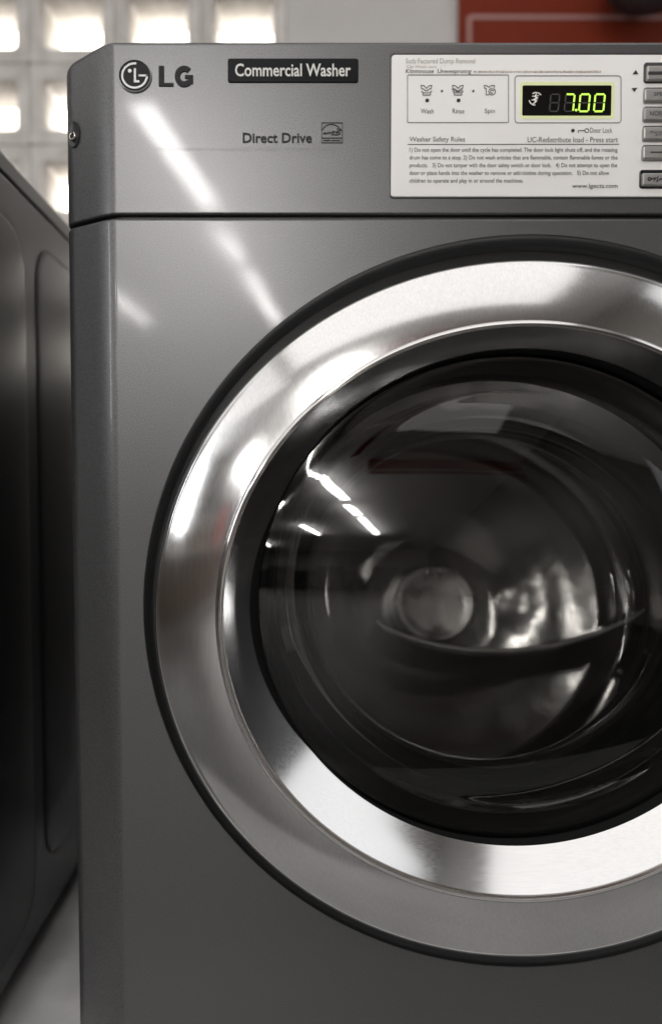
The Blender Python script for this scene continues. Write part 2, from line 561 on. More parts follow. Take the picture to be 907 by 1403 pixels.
def prism(profile, nl, z0, z1, r0, r1, hole=None, side=0.0):
    """extrude the plan profile; rolled top (r1) and bottom (r0) rims; optional opening in the front face"""
    P = [Vector(p) for p in profile]
    n = len(P)
    nor = []
    for i in range(n):
        a = P[max(i - 1, 0)]; b_ = P[min(i + 1, n - 1)]
        t = (b_ - a).normalized()
        nor.append(Vector((t.y, -t.x)))      # outward
    rows = [(0, k) for k in range(5, -1, -1)] + [(1, k) for k in range(6)]
    V, F = [], []
    for (up, k) in rows:
        a = PI / 2 * k / 5
        for i in range(n):
            sc_ = 1.0 + side * min(max(P[i].y / 0.02, 0.0), 1.0)
            r = (r1 if up else r0) * (sc_ if up else 1.0)
            q = P[i] - nor[i] * (r * (1 - math.cos(a)))
            dz = r * (1 - math.sin(a))
            V.append((q.x, q.y, z1 - r + r * math.sin(a) if up else z0 + r - r * math.sin(a)))
    for k in range(len(rows) - 1):
        for i in range(n - 1):
            if hole and k == 5 and i == nl - 1:
                continue
            F.append((k * n + i, k * n + i + 1, (k + 1) * n + i + 1, (k + 1) * n + i))
    F.append(tuple(range(n)))
    F.append(tuple(range((len(rows) - 1) * n, len(rows) * n)))
    F_back = [k * n for k in range(len(rows))] + [k * n + n - 1 for k in reversed(range(len(rows)))]
    F.append(tuple(F_back))
    zr0, zr1 = z0 + r0, z1 - r1
    if hole:
        xa, xb = P[nl - 1].x, P[nl].x
        cx, cz, rings = hole
        m_ = 192
        angs = [2 * PI * i / m_ for i in range(m_)]
        for (qx, qz) in ((xa, zr0), (xb, zr0), (xa, zr1), (xb, zr1)):
            a = math.atan2(qz - cz, qx - cx) % (2 * PI)
            k = min(range(len(angs)), key=lambda t: abs(angs[t] - a))
            angs[k] = a
        base = len(V)
        for a in angs:
            dx, dz = math.cos(a), math.sin(a)
            t = min([((xb if dx > 0 else xa) - cx) / dx if abs(dx) > 1e-9 else 9, ((zr1 if dz > 0 else zr0) - cz) / dz if abs(dz) > 1e-9 else 9])
            V.append((cx + dx * t, 0.0, cz + dz * t))
        for (ecx, ecz, rx, rz, Y) in rings:
            for a in angs:
                k = 1 / math.sqrt((math.cos(a) / rx) ** 2 + (math.sin(a) / rz) ** 2)
                V.append((ecx + k * math.cos(a), Y, ecz + k * math.sin(a)))
        for k in range(len(rings)):
            for i in range(m_):
                j = (i + 1) % m_
                F.append((base + k * m_ + i, base + k * m_ + j, base + (k + 1) * m_ + j, base + (k + 1) * m_ + i))
    return V, F


washer = empty('washing_machine', (XC, 0.0, FLOOR),
               'grey commercial front-loading washer with large round steel-rimmed door and white control panel', 'washing machine')
prof, nl = plan_profile(XL, XR, DEPTH)

# cabinet with its rolled-in door opening
e_out = ell(721, 823.5, 525, 503, 0.0)
e_in = ell(721, 829, 518, 494, 0.010)
rings = [(e_out[0], e_out[1], e_out[2] + 0.002, e_out[3] + 0.002, 0.0), e_out]
for k in range(1, 9):
    a = PI / 2 * k / 8
    t = math.sin(a); u = 1 - math.cos(a)
    rings.append(tuple(e_out[q] + (e_in[q] - e_out[q]) * (t * 0.72 + u * 0.28) for q in range(4)) + (0.011 * u,))
last = rings[-1]
rings.append(last[:4] + (0.013,))
rings.append((last[0], last[1], last[2] - 0.0015, last[3] - 0.0015, 0.0145))
rings.append((last[0], last[1], last[2] - 0.0015, last[3] - 0.0015, 0.05))
V, F = prism(prof, nl, ZB, ZS - 0.0012, 0.004, 0.0026, (e_out[0], e_out[1], rings[:2]))
cab = flat_normals(adopt(mesh('cabinet', V, F, M['body'], None, True, 40), washer))
# dark moulded surround and the well behind the door
V, F = loft_rings([(e_out[0], e_out[1], e_out[2] + 0.0015, e_out[3] + 0.0015, 0.0008), (e_out[0], e_out[1], e_out[2] - 0.0004, e_out[3] - 0.0004, 0.0004)] + rings[2:], 192)
adopt(mesh('door_surround', V, F, M['surround'], None, True, 50), washer)
V, F = loft_rings([(last[0], last[1], last[2] - 0.0012, last[3] - 0.0012, 0.018), (last[0], last[1], last[2] - 0.05, last[3] - 0.05, 0.03),
                   (last[0], last[1], last[2] - 0.06, last[3] - 0.06, 0.05)], 160)
adopt(mesh('door_well', V, F, M['black'], None), washer)

# seam: dark gap between fascia and cabinet
V, F = prism([(p[0] + (0.004 if p[0] < XC else -0.004), p[1] + 0.004) for p in prof], nl, ZS - 0.004, ZS + 0.004, 0.0002, 0.0002)
adopt(mesh('seam_gasket', V, F, M['black'], None, True, 40), washer)

# fascia
V, F = prism(prof, nl, ZS + 0.0012, ZT, 0.0018, 0.0035, None, 2.2)
fas = flat_normals(adopt(mesh('control_fascia', V, F, M['body'], None, True, 40), washer))
for sx in (XL + 0.04, XR - 0.04):
    for sy_ in (0.08, DEPTH - 0.08):
        V, F = loft_rings([(sx, 0, 0.018, 0.018, 0), (sx, 0, 0.022, 0.022, 0.0)], 20)
        V = []
        F = []
        for (r, z) in ((0.024, FLOOR), (0.024, FLOOR + 0.008), (0.010, FLOOR + 0.010), (0.010, ZB + 0.004)):
            for i in range(20):
                a = 2 * PI * i / 20
                V.append((sx + r * math.cos(a), sy_ + r * math.sin(a), z))
        for k in range(3):
            for i in range(20):
                F.append((k * 20 + i, k * 20 + (i + 1) % 20, k * 20 + 20 + (i + 1) % 20, k * 20 + 20 + i))
        adopt(mesh('foot', V, F, M['black'], None, True, 40), washer)

PR = -0.0004        # print on the fascia


def on_fascia(o):
    o.parent = fas
    return o


# round emblem
e = ell(185, 103.5, 23.0, 22.8, PR)
V, F = loft_rings([(e[0], e[1], e[2], e[3], 0.0), (e[0], e[1], e[2], e[3], -0.0012), (e[0], e[1], e[2] * 0.93, e[3] * 0.93, -0.0016), (e[0], e[1], e[2] * 0.92, e[3] * 0.92, -0.0008)], 48)
on_fascia(mesh('emblem_rim', V, F, M['logo_silver'], None, True, 40))
on_fascia(disc('emblem_disc', 185, 103.5, 21.6, 21.2, -0.0009, M['logo_dark'], None, th=0.0007, n=48))
K = 120 / 907.0


def eb(x, y):
    return (155 + x * K, 75 + y * 55 / 416.0)


arc = [eb(240, 80)] + [eb(222 + 128 * math.cos(math.radians(t)), 208 - 126 * math.sin(math.radians(t))) for t in range(96, 361, 8)] + [eb(355, 207)]
arc2 = [eb(355, 207), eb(264, 207)]
on_fascia(strokes('emblem_mark', [(arc, 2.6), (arc2, 2.4), ([eb(226, 132), eb(226, 268), eb(272, 268)], 2.8)], -0.0013, M['logo_silver'], None))
c = eb(172, 158)
on_fascia(disc('emblem_dot', c[0], c[1], 2.6, 2.5, -0.0013, M['logo_silver'], None, n=18))
# letters L and G
L_pts = [(473, 110), (527, 110), (527, 287), (625, 287), (625, 320), (473, 320)]
Vv = []
for y in (-0.0008, 0.0):
    for q in L_pts:
        X, Z = U(*eb(*q), PR); Vv.append((X, y, Z))
Ff = [(0, 1, 2, 5), (2, 3, 4, 5)] + [(i, (i + 1) % 6, 6 + (i + 1) % 6, 6 + i) for i in range(6)]
on_fascia(mesh('letter', Vv, Ff, M['logo_dark'], None, False))
G = [eb(735 + 70 * math.cos(math.radians(t)), 215 - 81 * math.sin(math.radians(t))) for t in range(46, 320, 9)]
V, F = stroke_geo(G, 7.2, -0.0008, False, th=0.0007)
stroke_geo([eb(826, 219), eb(742, 219)], 4.4, -0.00085, False, V, F, 0.0007)
stroke_geo([eb(801, 204), eb(801, 292)], 6.6, -0.00083, False, V, F, 0.0007)
on_fascia(mesh('letter', V, F, M['logo_dark'], None, False))

np_ = on_fascia(rr_plate('nameplate', (312, 79, 491, 111.5), 3, -0.0010, 0.0, M['plate'], None, 0.0003))
on_fascia(text('nameplate_lettering', 'Commercial Washer', (322, 86, 480.5, 103.8), -0.0013, M['plate_text'], None, 0.016))
on_fascia(text('lettering', 'Direct Drive', (332.5, 181, 427.5, 195), PR, M['print_dim'], None, 0.022))
# efficiency emblem
q = [((440.5, 167), (469.5, 167), (469.5, 195), (440.5, 195))]
lines = [([(440.8, 167.3), (469.2, 167.3), (469.2, 194.7), (440.8, 194.7)], 1.0, True),
         ([(441, 188.2), (469, 188.2)], 1.1),
         ([(441.5, 177.5), (444, 173.5), (448, 170.6), (453, 169.3), (458, 170), (462.5, 172.2), (466, 175.6), (468, 178.8)], 1.0),
         ([(442.5, 182.6), (445, 180.2), (446.3, 181.4), (444.6, 182.8), (447.6, 182.2), (449.6, 180.4), (450.2, 182), (452.4, 180.2), (453, 181.8), (456, 179.6), (457.4, 178.6), (455.6, 182.6), (459, 179.4), (461, 181.2), (464, 178)], 1.1),
         ([(454, 184.4), (457.5, 183.2), (460.5, 184.2), (466, 182.8)], 1.1),
         ([(462, 174.5), (464.2, 177), (467.4, 176.6), (465.2, 179.2), (466.2, 182), (463.6, 180.4), (461.2, 182), (462, 179)], 0.8, True),
         ([(443, 191.4), (452, 191.4)], 1.6), ([(453.5, 191.6), (466.5, 191.6)], 1.4)]
on_fascia(strokes('efficiency_mark', lines, PR, M['print_dim'], None))
lines = []
x = 212.0
while x < 470:
    h = random.uniform(1.4, 2.6)
    lines.append(([(x, 203.5 - h), (x + random.uniform(-.4, .4), 203.5 + h)], random.uniform(0.35, 0.6)))
    x += random.uniform(2.6, 4.6)
on_fascia(strokes('fine_print', lines, PR, M['print_faint'], None))

# screw in a dimple on the bevelled corner
bd = Vector((CH_X + 0.004, -CH_Y - 0.003, 0)).normalized()          # along the bevel towards the front
bn = Vector((-CH_Y - 0.003, -CH_X - 0.004, 0)).normalized()         # out of the bevel
sc_x, sc_z = U(101.5, 187, 0.016)
pz = Vector((XL - (CH_X + 0.004) * 0.76, (CH_Y + 0.003) * 0.76, sc_z))


def bevel_rings(rows, cap=True, n=28):
    V, F = [], []
    for (a, hgt, out, dz) in rows:
        for i in range(n):
            t = 2 * PI * i / n
            V.append(pz + bd * (a * math.cos(t)) + Vector((0, 0, hgt * math.sin(t) + dz)) + bn * out)
    for k in range(len(rows) - 1):
        for i in range(n):
            F.append((k * n + i, k * n + (i + 1) % n, (k + 1) * n + (i + 1) % n, (k + 1) * n + i))
    if cap:
        F.append(tuple(range((len(rows) - 1) * n, len(rows) * n)))
    return V, F


V, F = bevel_rings([(0.0062, 0.0098, 0.0004, 0.002), (0.0058, 0.0094, 0.0013, 0.002), (0.0048, 0.0084, 0.0010, 0.0022), (0.0042, 0.007, 0.0006, 0.0022)])
on_fascia(mesh('screw_dimple', V, F, M['frame_dark'], None, True, 50))
V, F = bevel_rings([(0.0032, 0.0032, 0.0008, 0), (0.0031, 0.0031, 0.0026, 0), (0.0026, 0.0026, 0.003, 0), (0.0020, 0.0020, 0.0028, 0), (0.0017, 0.0017, 0.0012, 0)], False)
on_fascia(mesh('screw_head', V, F, M['screw'], None, True, 40))
V, F = bevel_rings([(0.0017, 0.0017, 0.0016, 0)])
on_fascia(mesh('screw_socket', V, F, M['black'], None, False))

# ------------------------------------------------------------------ white control panel
rr_b = rr_plate('panel_border', (534.6, 71.8, 1300, 271), 5, -0.0006, 0.0, M['frame_dark'], None)
rr_b.parent = fas
panel = rr_plate('control_panel', (536.5, 73.8, 1298, 268.8), 4.5, -0.0016, 0.0, M['white'], None, 0.0006)
adopt(panel, washer)
YP = -0.0019


def onp(o):
    o.parent = panel
    o.matrix_parent_inverse = panel.matrix_local.inverted() if False else Matrix()
    return o


# panel's mesh is in world coordinates but it hangs under the washer: undo that offset for its children
def onp(o):
    o.parent = panel
    return o


def rbox(x0, y0, x1, y1, r):
    out = []
    for (cx, cy, a0) in ((x1 - r, y0 + r, -90), (x1 - r, y1 - r, 0), (x0 + r, y1 - r, 90), (x0 + r, y0 + r, 180)):
        for i in range(4):
            a = math.radians(a0 + 30 * i)
            out.append((cx + r * math.cos(a), cy + r * math.sin(a)))
    return out


onp(text('lettering', 'Suds·Factured Dump Removal', (556, 79, 651, 88), YP, M['ink_light'], None))
onp(text('lettering', 'Cip Wash cans  .. “', (557, 88.5, 610, 93), YP, M['ink_tan'], None))
onp(text('lettering', 'Kitnmnouse  Unwwsprunng', (555.5, 93.6, 646, 101), YP, M['ink_grey'], None, 0.01, 0.2))
lines = []
x = 649.0
while x < 823:
    wd = random.uniform(1.0, 3.2)
    lines.append(([(x, 97.2 + random.uniform(-.3, .3)), (x + wd, 97.2 + random.uniform(-.3, .3))], random.uniform(1.6, 2.8)))
    x += wd + random.uniform(0.5, 1.5)
onp(strokes('fine_print', lines, YP, M['ink_tan'], None))
onp(strokes('box_outline', [(rbox(558.3, 101.6, 696.8, 167, 1.5), 0.8, True)], YP, M['ink_grey'], None))
onp(strokes('box_outline', [(rbox(705.5, 102.8, 851, 167.3, 4), 0.8, True)], YP, M['ink_grey'], None))


def shirt(cx, cy, kind):
    def P(*a): return [(cx + x, cy + y) for x, y in a]
    if kind < 2:
        L = [(P((-7.5, -7), (-3.5, -6.5), (0, -3), (3.5, -6.5), (7, -7), (6.2, -2.6), (3.6, -2.0), (1.2, 0.3), (-1.6, 0.3), (-4, -2.0), (-7, -2.6)), 1.0, True),
             (P((-7.5, 1.2), (-5.5, 1.8), (-5, 6.2), (5, 6.2), (5.6, 1.8), (7.5, 1.2)), 1.0), (P((-5.2, 3.2), (5.2, 3.2)), 0.8)]
        if kind == 1: L.append((P((-9, -1.6), (-5, -0.4), (-2, 1.6), (2, 1.4), (6, -0.6)), 0.8))
    else:
        L = [(P((-7.5, -7), (-4, -6.5), (-1, -4.5), (2, -6.8), (6.5, -6.8), (6.2, -3.6)), 1.0), (P((-7.5, -7), (-7, -3), (-4.8, -2.6), (-4.8, 6), (-1, 6)), 1.0),
             ([(cx + 3.2 + 4.6 * math.cos(math.radians(t)), cy + 1.6 + 4.6 * math.sin(math.radians(t))) for t in range(-70, 271, 20)], 1.0),
             ([(cx + 3.2 + 2.2 * math.cos(math.radians(t)), cy + 1.6 + 2.2 * math.sin(math.radians(t))) for t in range(60, 341, 20)], 0.9)]
    return L


for k, (ix, word, bx) in enumerate(((584.5, 'Wash', (576.5, 148, 594, 154.6)), (627.5, 'Rinse', (620, 148, 636, 154.6)), (671, 'Spin', (664, 148, 678, 156)))):
    onp(strokes('cycle_icon', shirt(ix, 123, k), YP, M['ink_grey'], None))
    onp(text('lettering', word, bx, YP, M['ink_grey'], None))
    if k < 2:
        onp(disc('indicator_dot', ix + 0.8, 136.6, 2.7, 2.6, YP, M['ink'], None))
        onp(disc('separator_dot', ix + 21, 123.8, 1.6, 1.6, YP, M['ink_grey'], None))

# display window
onp(rr_plate('display_bezel', (712.6, 111.2, 841.6, 161.8), 4, YP, YP + 0.0006, M['bezel'], None))
onp(rr_plate('display_screen', (716, 116, 837.2, 157.4), 1.6, YP - 0.0003, YP + 0.0005, M['screen'], None))
YD = YP - 0.0006


def digit(x0, x1, y0, y1, on, wd=2.0, skew=2.6):
    h = y1 - y0
    ym = (y0 + y1) / 2

    def S(x, y): return (x + skew * (y1 - y) / h, y)
    i = wd / 2; g = 0.95
    segs = {'a': ((x0 + i + g, y0 + i), (x1 - i - g, y0 + i)), 'g': ((x0 + i + g, ym), (x1 - i - g, ym)), 'd': ((x0 + i + g, y1 - i), (x1 - i - g, y1 - i)),
            'f': ((x0 + i, y0 + i + g), (x0 + i, ym - g)), 'b': ((x1 - i, y0 + i + g), (x1 - i, ym - g)),
            'e': ((x0 + i, ym + g), (x0 + i, y1 - i - g)), 'c': ((x1 - i, ym + g), (x1 - i, y1 - i - g))}
    lit, dim = [], []
    for k_, (p0, p1) in segs.items():
        (lit if k_ in on else dim).append(([S(*p0), S(*p1)], wd if k_ in on else wd * 0.8))
    return lit, dim


for (x0, x1, on) in ((751.5, 765.5, ''), (772, 786, 'abc'), (792, 807, 'abcdef'), (812.5, 827.5, 'abcdef')):
    lit, dim = digit(x0, x1, 127.2, 152.6, on)
    if lit: onp(strokes('digit', lit, YD, M['seg_on'], None))
    if dim: onp(strokes('unlit_digit', dim, YD + 0.0001, M['seg_off'], None))
onp(disc('decimal_point', 789.4, 149.8, 1.7, 1.6, YD, M['seg_on'], None, n=14))
onp(strokes('display_symbol', [([(729.5, 127.5), (733, 125.8), (738, 126.4), (741.4, 129.2)], 1.0), ([(735, 127.5), (732.8, 131), (736, 133.2), (731.6, 135.4), (734.6, 138), (730.6, 141.2)], 1.5),
                               ([(725, 136.5), (726.6, 140), (730, 142.6), (733.6, 143)], 1.0), ([(729, 131), (738, 130)], 0.8), ([(728, 136), (736.4, 136.2)], 0.8)], YD, M['glyph'], None))
# door-lock line
onp(disc('indicator_dot', 785, 178, 2.5, 2.4, YP, M['ink'], None))
onp(strokes('key_icon', [([(792, 181.2), (792.6, 178), (801, 178)], 1.0), ([(804 + 2.7 * math.cos(t * .5), 178 + 2.7 * math.sin(t * .5)) for t in range(13)], 0.9, True)], YP, M['ink_grey'], None))
onp(text('lettering', 'Door Lock', (808.5, 174.2, 839, 181), YP, M['ink_grey'], None))
onp(text('lettering', 'Washer Safety Rules', (561, 186.6, 637, 195.2), YP, M['ink_grey'], None, 0.004))
onp(text('lettering', 'UC-Redistribute load - Press start', (722.8, 186.8, 846.6, 194.2), YP, M['ink_grey'], None, 0.004))
onp(strokes('rule_line', [([(558.5, 197), (848.5, 196.8)], 0.9)], YP, M['ink_grey'], None))
rules = (('1) Do not open the door until the cycle has completed. The door lock light shuts off, and the rotating', 846, 201.4),
         ('drum has come to a stop. 2) Do not wash articles that are flammable, contain flammable fumes or the', 846, 212.0),
         ('products.   3) Do not tamper with the door safety switch or door lock.   4) Do not attempt to open the', 845.5, 222.6),
         ('door or place hands into the washer to remove or add clothes during operation.   5) Do not allow', 834.5, 233.2),
         ('children to operate and play in or around the machines.', 717, 243.8))
for (s, xe, yt) in rules:
    onp(text('lettering', s, (561, yt, xe, yt + 7.6), YP, M['ink_grey'], None, 0.008))
onp(text('lettering', 'www.lgects.com', (784, 250.8, 846, 258.8), YP, M['ink'], None, 0.006))
for pts in (((866.6, 100.8), (874.8, 100.8), (871.2, 94.8)), ((865.4, 119.8), (873.4, 119.4), (869.0, 125.4))):
    Vv = [(U(*q_, YP)[0], YP, U(*q_, YP)[1]) for q_ in pts]
    onp(mesh('arrow', Vv, [(0, 1, 2)], M['ink'], None, False))


def button(box, r, framed, frame_mat):
    f = onp(rr_plate('button_frame', box, r, -0.0024, -0.0010, frame_mat, None, 0.0005))
    k = 4.2 if framed else 1.1
    b_ = (box[0] + k, box[1] + k, box[2] - k, box[3] - k * (1.0 if framed else 1.6))
    onp(rr_plate('button', b_, max(r - k, 1.5), -0.0046, -0.0012, M['button'], None, 0.0011))
    return b_


YB = -0.0049
button((882.6, 84.2, 1010, 112.8), 4, True, M['frame_dark'])
onp(strokes('button_mark', [([(888, 99), (955, 99)], 4.0)], YB, M['ink'], None))
button((882.4, 118.6, 1010, 139.2), 3.5, False, M['frame_dark'])
onp(text('lettering', 'SPEED QUEUE', (896, 125.2, 948, 131.4), YB, M['ink_grey'], None, 0.015))
button((881.6, 144.8, 1010, 165.4), 3.5, False, M['frame_dark'])
onp(text('lettering', 'NORMAL WARM', (890.4, 151, 950, 157.4), YB, M['ink_grey'], None, 0.015))
button((881.0, 171, 1010, 192), 3.5, False, M['frame_dark'])
onp(text('lettering', 'Permanent', (891.4, 178.2, 925, 181.6), YB, M['ink_grey'], None, 0.015))
onp(text('lettering', 'press', (898.4, 182.4, 918, 185.8), YB, M['ink_grey'], None, 0.015))
button((880.2, 197.6, 1010, 218.6), 3.5, False, M['frame_dark'])
onp(strokes('button_mark', [([(891.6, 207.6), (960, 207.6)], 1.4)], YB, M['ink'], None))
button((876.6, 231.6, 1030, 257.4), 4, True, M['gloss_black'])
onp(strokes('button_mark', [([(890 + 2 * math.cos(t), 244.5 + 2 * math.sin(t)) for t in range(7)], 1.6, True), ([(892, 244.5), (898, 243), (896, 247), (902, 241), (900, 248), (905, 244), (912, 246)], 1.8)], YB, M['ink'], None))

# the fascia and panel hang under the washer's Empty: their children sit in the same mesh space
for par in (fas, panel):
    for ch in par.children:
        ch.matrix_parent_inverse = Matrix()

# ------------------------------------------------------------------ door
door = empty('door', (0, 0, 0))
for k_ in ('label', 'category'):
    if k_ in door: del door[k_]
adopt(door, washer)


def ond(o, par=None):
    o.parent = par or door
    return o


A = [ell(721, 834, 508, 477.5, 0.030), ell(721, 834, 509.5, 478.5, -0.010), ell(721, 834, 510, 479, -0.0125),
     ell(721, 834, 508, 477, -0.0150), ell(721, 834, 505.5, 474.8, -0.0162), ell(721, 834, 504.5, 474.0, -0.0164), ell(721, 834, 503, 472.6, -0.0166)]
Bc = ell(720.5, 838, 425.5, 400, -0.030)
ringsA = A[:]
for t in (0.03, 0.25, 0.5, 0.75, 0.97, 1.0):
    bulge = -0.0016 * math.sin(PI * t)
    ringsA.append(tuple(A[-1][q_] + (Bc[q_] - A[-1][q_]) * t for q_ in range(4)) + (A[-1][4] + (Bc[4] - A[-1][4]) * t + bulge,))
V, F = loft_rings(ringsA, 220)
ond(mesh('outer_trim_ring', V, F, M['brushed'], None, True, 35))
lip = [ell(720.5, 838, 425.3, 399.8, -0.0300), ell(720.5, 838, 424.4, 399.0, -0.0326), ell(720.5, 838, 422.6, 397.4, -0.0338), ell(720.5, 837.8, 420.4, 395.4, -0.0340),
       ell(720.5, 837.6, 419.2, 394.2, -0.0330), ell(720.5, 837.6, 418.6, 393.4, -0.0300), ell(720.5, 837.4, 417.6, 392.6, -0.0300), ell(720.5, 837.4, 417.2, 392.2, -0.0330),
       ell(720.5, 837.2, 416.2, 391.4, -0.0338), ell(720.5, 837, 414.8, 390.2, -0.0334), ell(720.5, 837, 414.2, 389.6, -0.0320)]
V, F = loft_rings(lip, 220)
ond(mesh('lip_ring', V, F, M['chrome'], None, True, 60))
Ci = ell(711, 818.5, 357, 340.5, -0.008)
Co = ell(720.5, 837, 414.6, 389.9, -0.0322)
ringsC = []
for t in (0, 0.02, 0.15, 0.3, 0.45, 0.6, 0.75, 0.88, 0.97, 1.0):
    ringsC.append(tuple(Co[q_] + (Ci[q_] - Co[q_]) * t for q_ in range(4)) + (Co[4] + (Ci[4] - Co[4]) * t + 0.0006 * math.sin(PI * t),))
V, F = loft_rings(ringsC, 220)
ond(mesh('inner_trim_ring', V, F, M['satin'], None, True, 60))
# bulging outer glass
gx, gz, gr, gh = Ci[0], Ci[1], Ci[2] - 0.0008, Ci[3] - 0.0008
SX, SZ = -0.047, -0.013          # the crown of the glass sits a little left of and below the middle


def crown(x, z):
    return -0.027 + (x - gx - SX) ** 2 / (2 * 0.80) + (z - gz - SZ) ** 2 / (2 * 0.40)


def seat(x, z, t):
    """the crown, drawn forward to the trim along its rim"""
    y = crown(x, z)
    w_ = max(0.0, (t - 0.84) / 0.16)
    w_ = w_ * w_ * (3 - 2 * w_)
    return y + (-0.0075 - y) * w_ * 0.55 if y > -0.0075 else y


NG = 160
V, F = [], []
steps = [1 - i / 100 for i in range(20)] + [0.8 - 0.8 * i / 20 for i in range(20)]
for t in steps:
    for i in range(NG):
        a = 2 * PI * i / NG
        x, z = gx + gr * t * math.cos(a), gz + gh * t * math.sin(a)
        V.append((x, seat(x, z, t), z))
for k in range(len(steps) - 1):
    for i in range(NG):
        j_ = (i + 1) % NG
        F.append((k * NG + i, k * NG + j_, (k + 1) * NG + j_, (k + 1) * NG + i))
V.append((gx, crown(gx, gz), gz))
for i in range(NG):
    F.append(((len(steps) - 1) * NG + i, (len(steps) - 1) * NG + (i + 1) % NG, len(V) - 1))
ond(mesh('door_glass', V, F, M['glass'], None, True))
# black collar that seats the glass, and the printed border behind its edge
V, F = [], []
for k in range(3):
    for i in range(NG):
        a = 2 * PI * i / NG
        e = 0.0006 if k == 0 else 0.0003
        x, z = gx + (gr + e) * math.cos(a), gz + (gh + e) * math.sin(a)
        V.append((x, (min(-0.0085, crown(x, z) - 0.0012), min(-0.007, crown(x, z)), 0.05)[k], z))
for k in range(2):
    for i in range(NG):
        F.append((k * NG + i, k * NG + (i + 1) % NG, (k + 1) * NG + (i + 1) % NG, (k + 1) * NG + i))
ond(mesh('glass_collar', V, F, M['collar'], None, True))
V, F = [], []
rws = ((0.996, 0.003), (0.985, 0.003), (0.975, 0.003), (0.968, 0.006), (0.964, 0.02), (0.96, 0.05))
for (t, off) in rws:
    for i in range(NG):
        a = 2 * PI * i / NG
        x, z = gx + gr * t * math.cos(a), gz + gh * t * math.sin(a)
        V.append((x, seat(x, z, t) + off, z))
for k in range(len(rws) - 1):
    for i in range(NG):
        F.append((k * NG + i, k * NG + (i + 1) % NG, (k + 1) * NG + (i + 1) % NG, (k + 1) * NG + i))
ond(mesh('glass_border', V, F, M['collar'], None, True))
# inner glass bowl, tipped downwards like the drum
TILT = math.radians(13)


def tilted(rows, n=120, cap=True):
    """rings about the tilted drum axis; rows are (radius, depth along the axis)"""
    V, F = [], []
    for (r, y) in rows:
        for i in range(n):
            a = 2 * PI * i / n
            p_ = Vector((r * math.cos(a) * 1.05, y, r * math.sin(a)))
            p_ = Matrix.Rotation(-TILT, 3, 'X') @ p_
            V.append((gx + p_.x, 0.035 + p_.y, gz + 0.006 + p_.z))
    for k in range(len(rows) - 1):
        for i in range(n):
            F.append((k * n + i, k * n + (i + 1) % n, (k + 1) * n + (i + 1) % n, (k + 1) * n + i))
    if cap:
        F.append(tuple(range((len(rows) - 1) * n, len(rows) * n)))
    return V, F


V, F = tilted([(0.174, 0.0), (0.170, 0.02), (0.165, 0.045), (0.157, 0.07), (0.151, 0.080), (0.1495, 0.0825), (0.151, 0.085), (0.1495, 0.0885), (0.145, 0.092), (0.138, 0.0955), (0.133, 0.0965), (0.130, 0.0955), (0.127, 0.0965), (0.12, 0.098), (0.08, 0.101), (0.03, 0.102), (0.004, 0.102)])
ond(mesh('glass_bowl', V, F, M['bowl'], None, True))

# ------------------------------------------------------------------ drum and rubber seal
V, F = tilted([(0.187, 0.030), (0.180, 0.036), (0.177, 0.040), (0.180, 0.045), (0.186, 0.049), (0.184, 0.053), (0.177, 0.057), (0.174, 0.061), (0.177, 0.065), (0.184, 0.069), (0.190, 0.074), (0.205, 0.079), (0.24, 0.081)], cap=False)
adopt(mesh('rubber_seal', V, F, M['gasket'], None, True), washer)
rows = [(0.200, 0.085), (0.215, 0.092), (0.232, 0.102), (0.238, 0.112), (0.238, 0.19), (0.2355, 0.195), (0.238, 0.20),
        (0.238, 0.27), (0.232, 0.285), (0.22, 0.292), (0.205, 0.294), (0.196, 0.288), (0.186, 0.294), (0.14, 0.300), (0.10, 0.308),
        (0.085, 0.316), (0.07, 0.320), (0.002, 0.320)]
V, F = tilted(rows)
drum = adopt(mesh('drum', V, F, M['drum'], None, True), washer)
hub_rows = [(0.048, 0.320), (0.047, 0.290), (0.0455, 0.283), (0.043, 0.281), (0.040, 0.283), (0.030, 0.284), (0.002, 0.2845)]
V, F = tilted(hub_rows, 64)
h_ = mesh('hub', V, F, M['hub'], None, True); h_.parent = drum
# curved fin across the lower back of the drum
crest = [(516, 852), (528, 862), (560, 875), (600, 886), (640, 892), (700, 893), (760, 886), (820, 868), (866, 848), (884, 836)]
V, F = [], []
for i, (px, py) in enumerate(crest):
    th = 0.0055 * min(1.0, 0.35 + 1.4 * math.sin(PI * i / (len(crest) - 1)))
    x_, z_ = U(px, py, 0.235)
    xb_, zb_ = U(px + (px - 700) * 0.10, py + 34, 0.262)
    V += [(x_, 0.235 + 0.05, z_ - 0.012), (x_, 0.235 + th, z_ + th * 0.3), (x_, 0.235, z_ + th * 0.5), (x_, 0.235 - th * 0.8, z_ - th * 0.4), (x_, 0.235 - th * 0.5, z_ - th * 1.6), (x_ * 0.7 + xb_ * 0.3, 0.25, z_ * 0.7 + zb_ * 0.3), (xb_, 0.262, zb_)]
for i in range(len(crest) - 1):
    for k in range(6):
        F.append((i * 7 + k, i * 7 + k + 1, (i + 1) * 7 + k + 1, (i + 1) * 7 + k))
fin = mesh('fin', V, F, M['drum'], None, True); fin.parent = drum
V, F = [], []
for i, (px, py) in enumerate(crest):
    rr_ = 0.0030 * min(1.0, 0.3 + 1.4 * math.sin(PI * i / (len(crest) - 1)))
    x_, z_ = U(px, py - 1, 0.228)
    for k in range(8):
        a = 2 * PI * k / 8
        V.append((x_, 0.228 + rr_ * math.cos(a), z_ + rr_ * math.sin(a)))
for i in range(len(crest) - 1):
    for k in range(8):
        F.append((i * 8 + k, i * 8 + (k + 1) % 8, (i + 1) * 8 + (k + 1) % 8, (i + 1) * 8 + k))
o_ = mesh('fin_edge', V, F, M['fin'], None, True); o_.parent = drum  # pale tube added to stand in for the highlight on the fin's crest
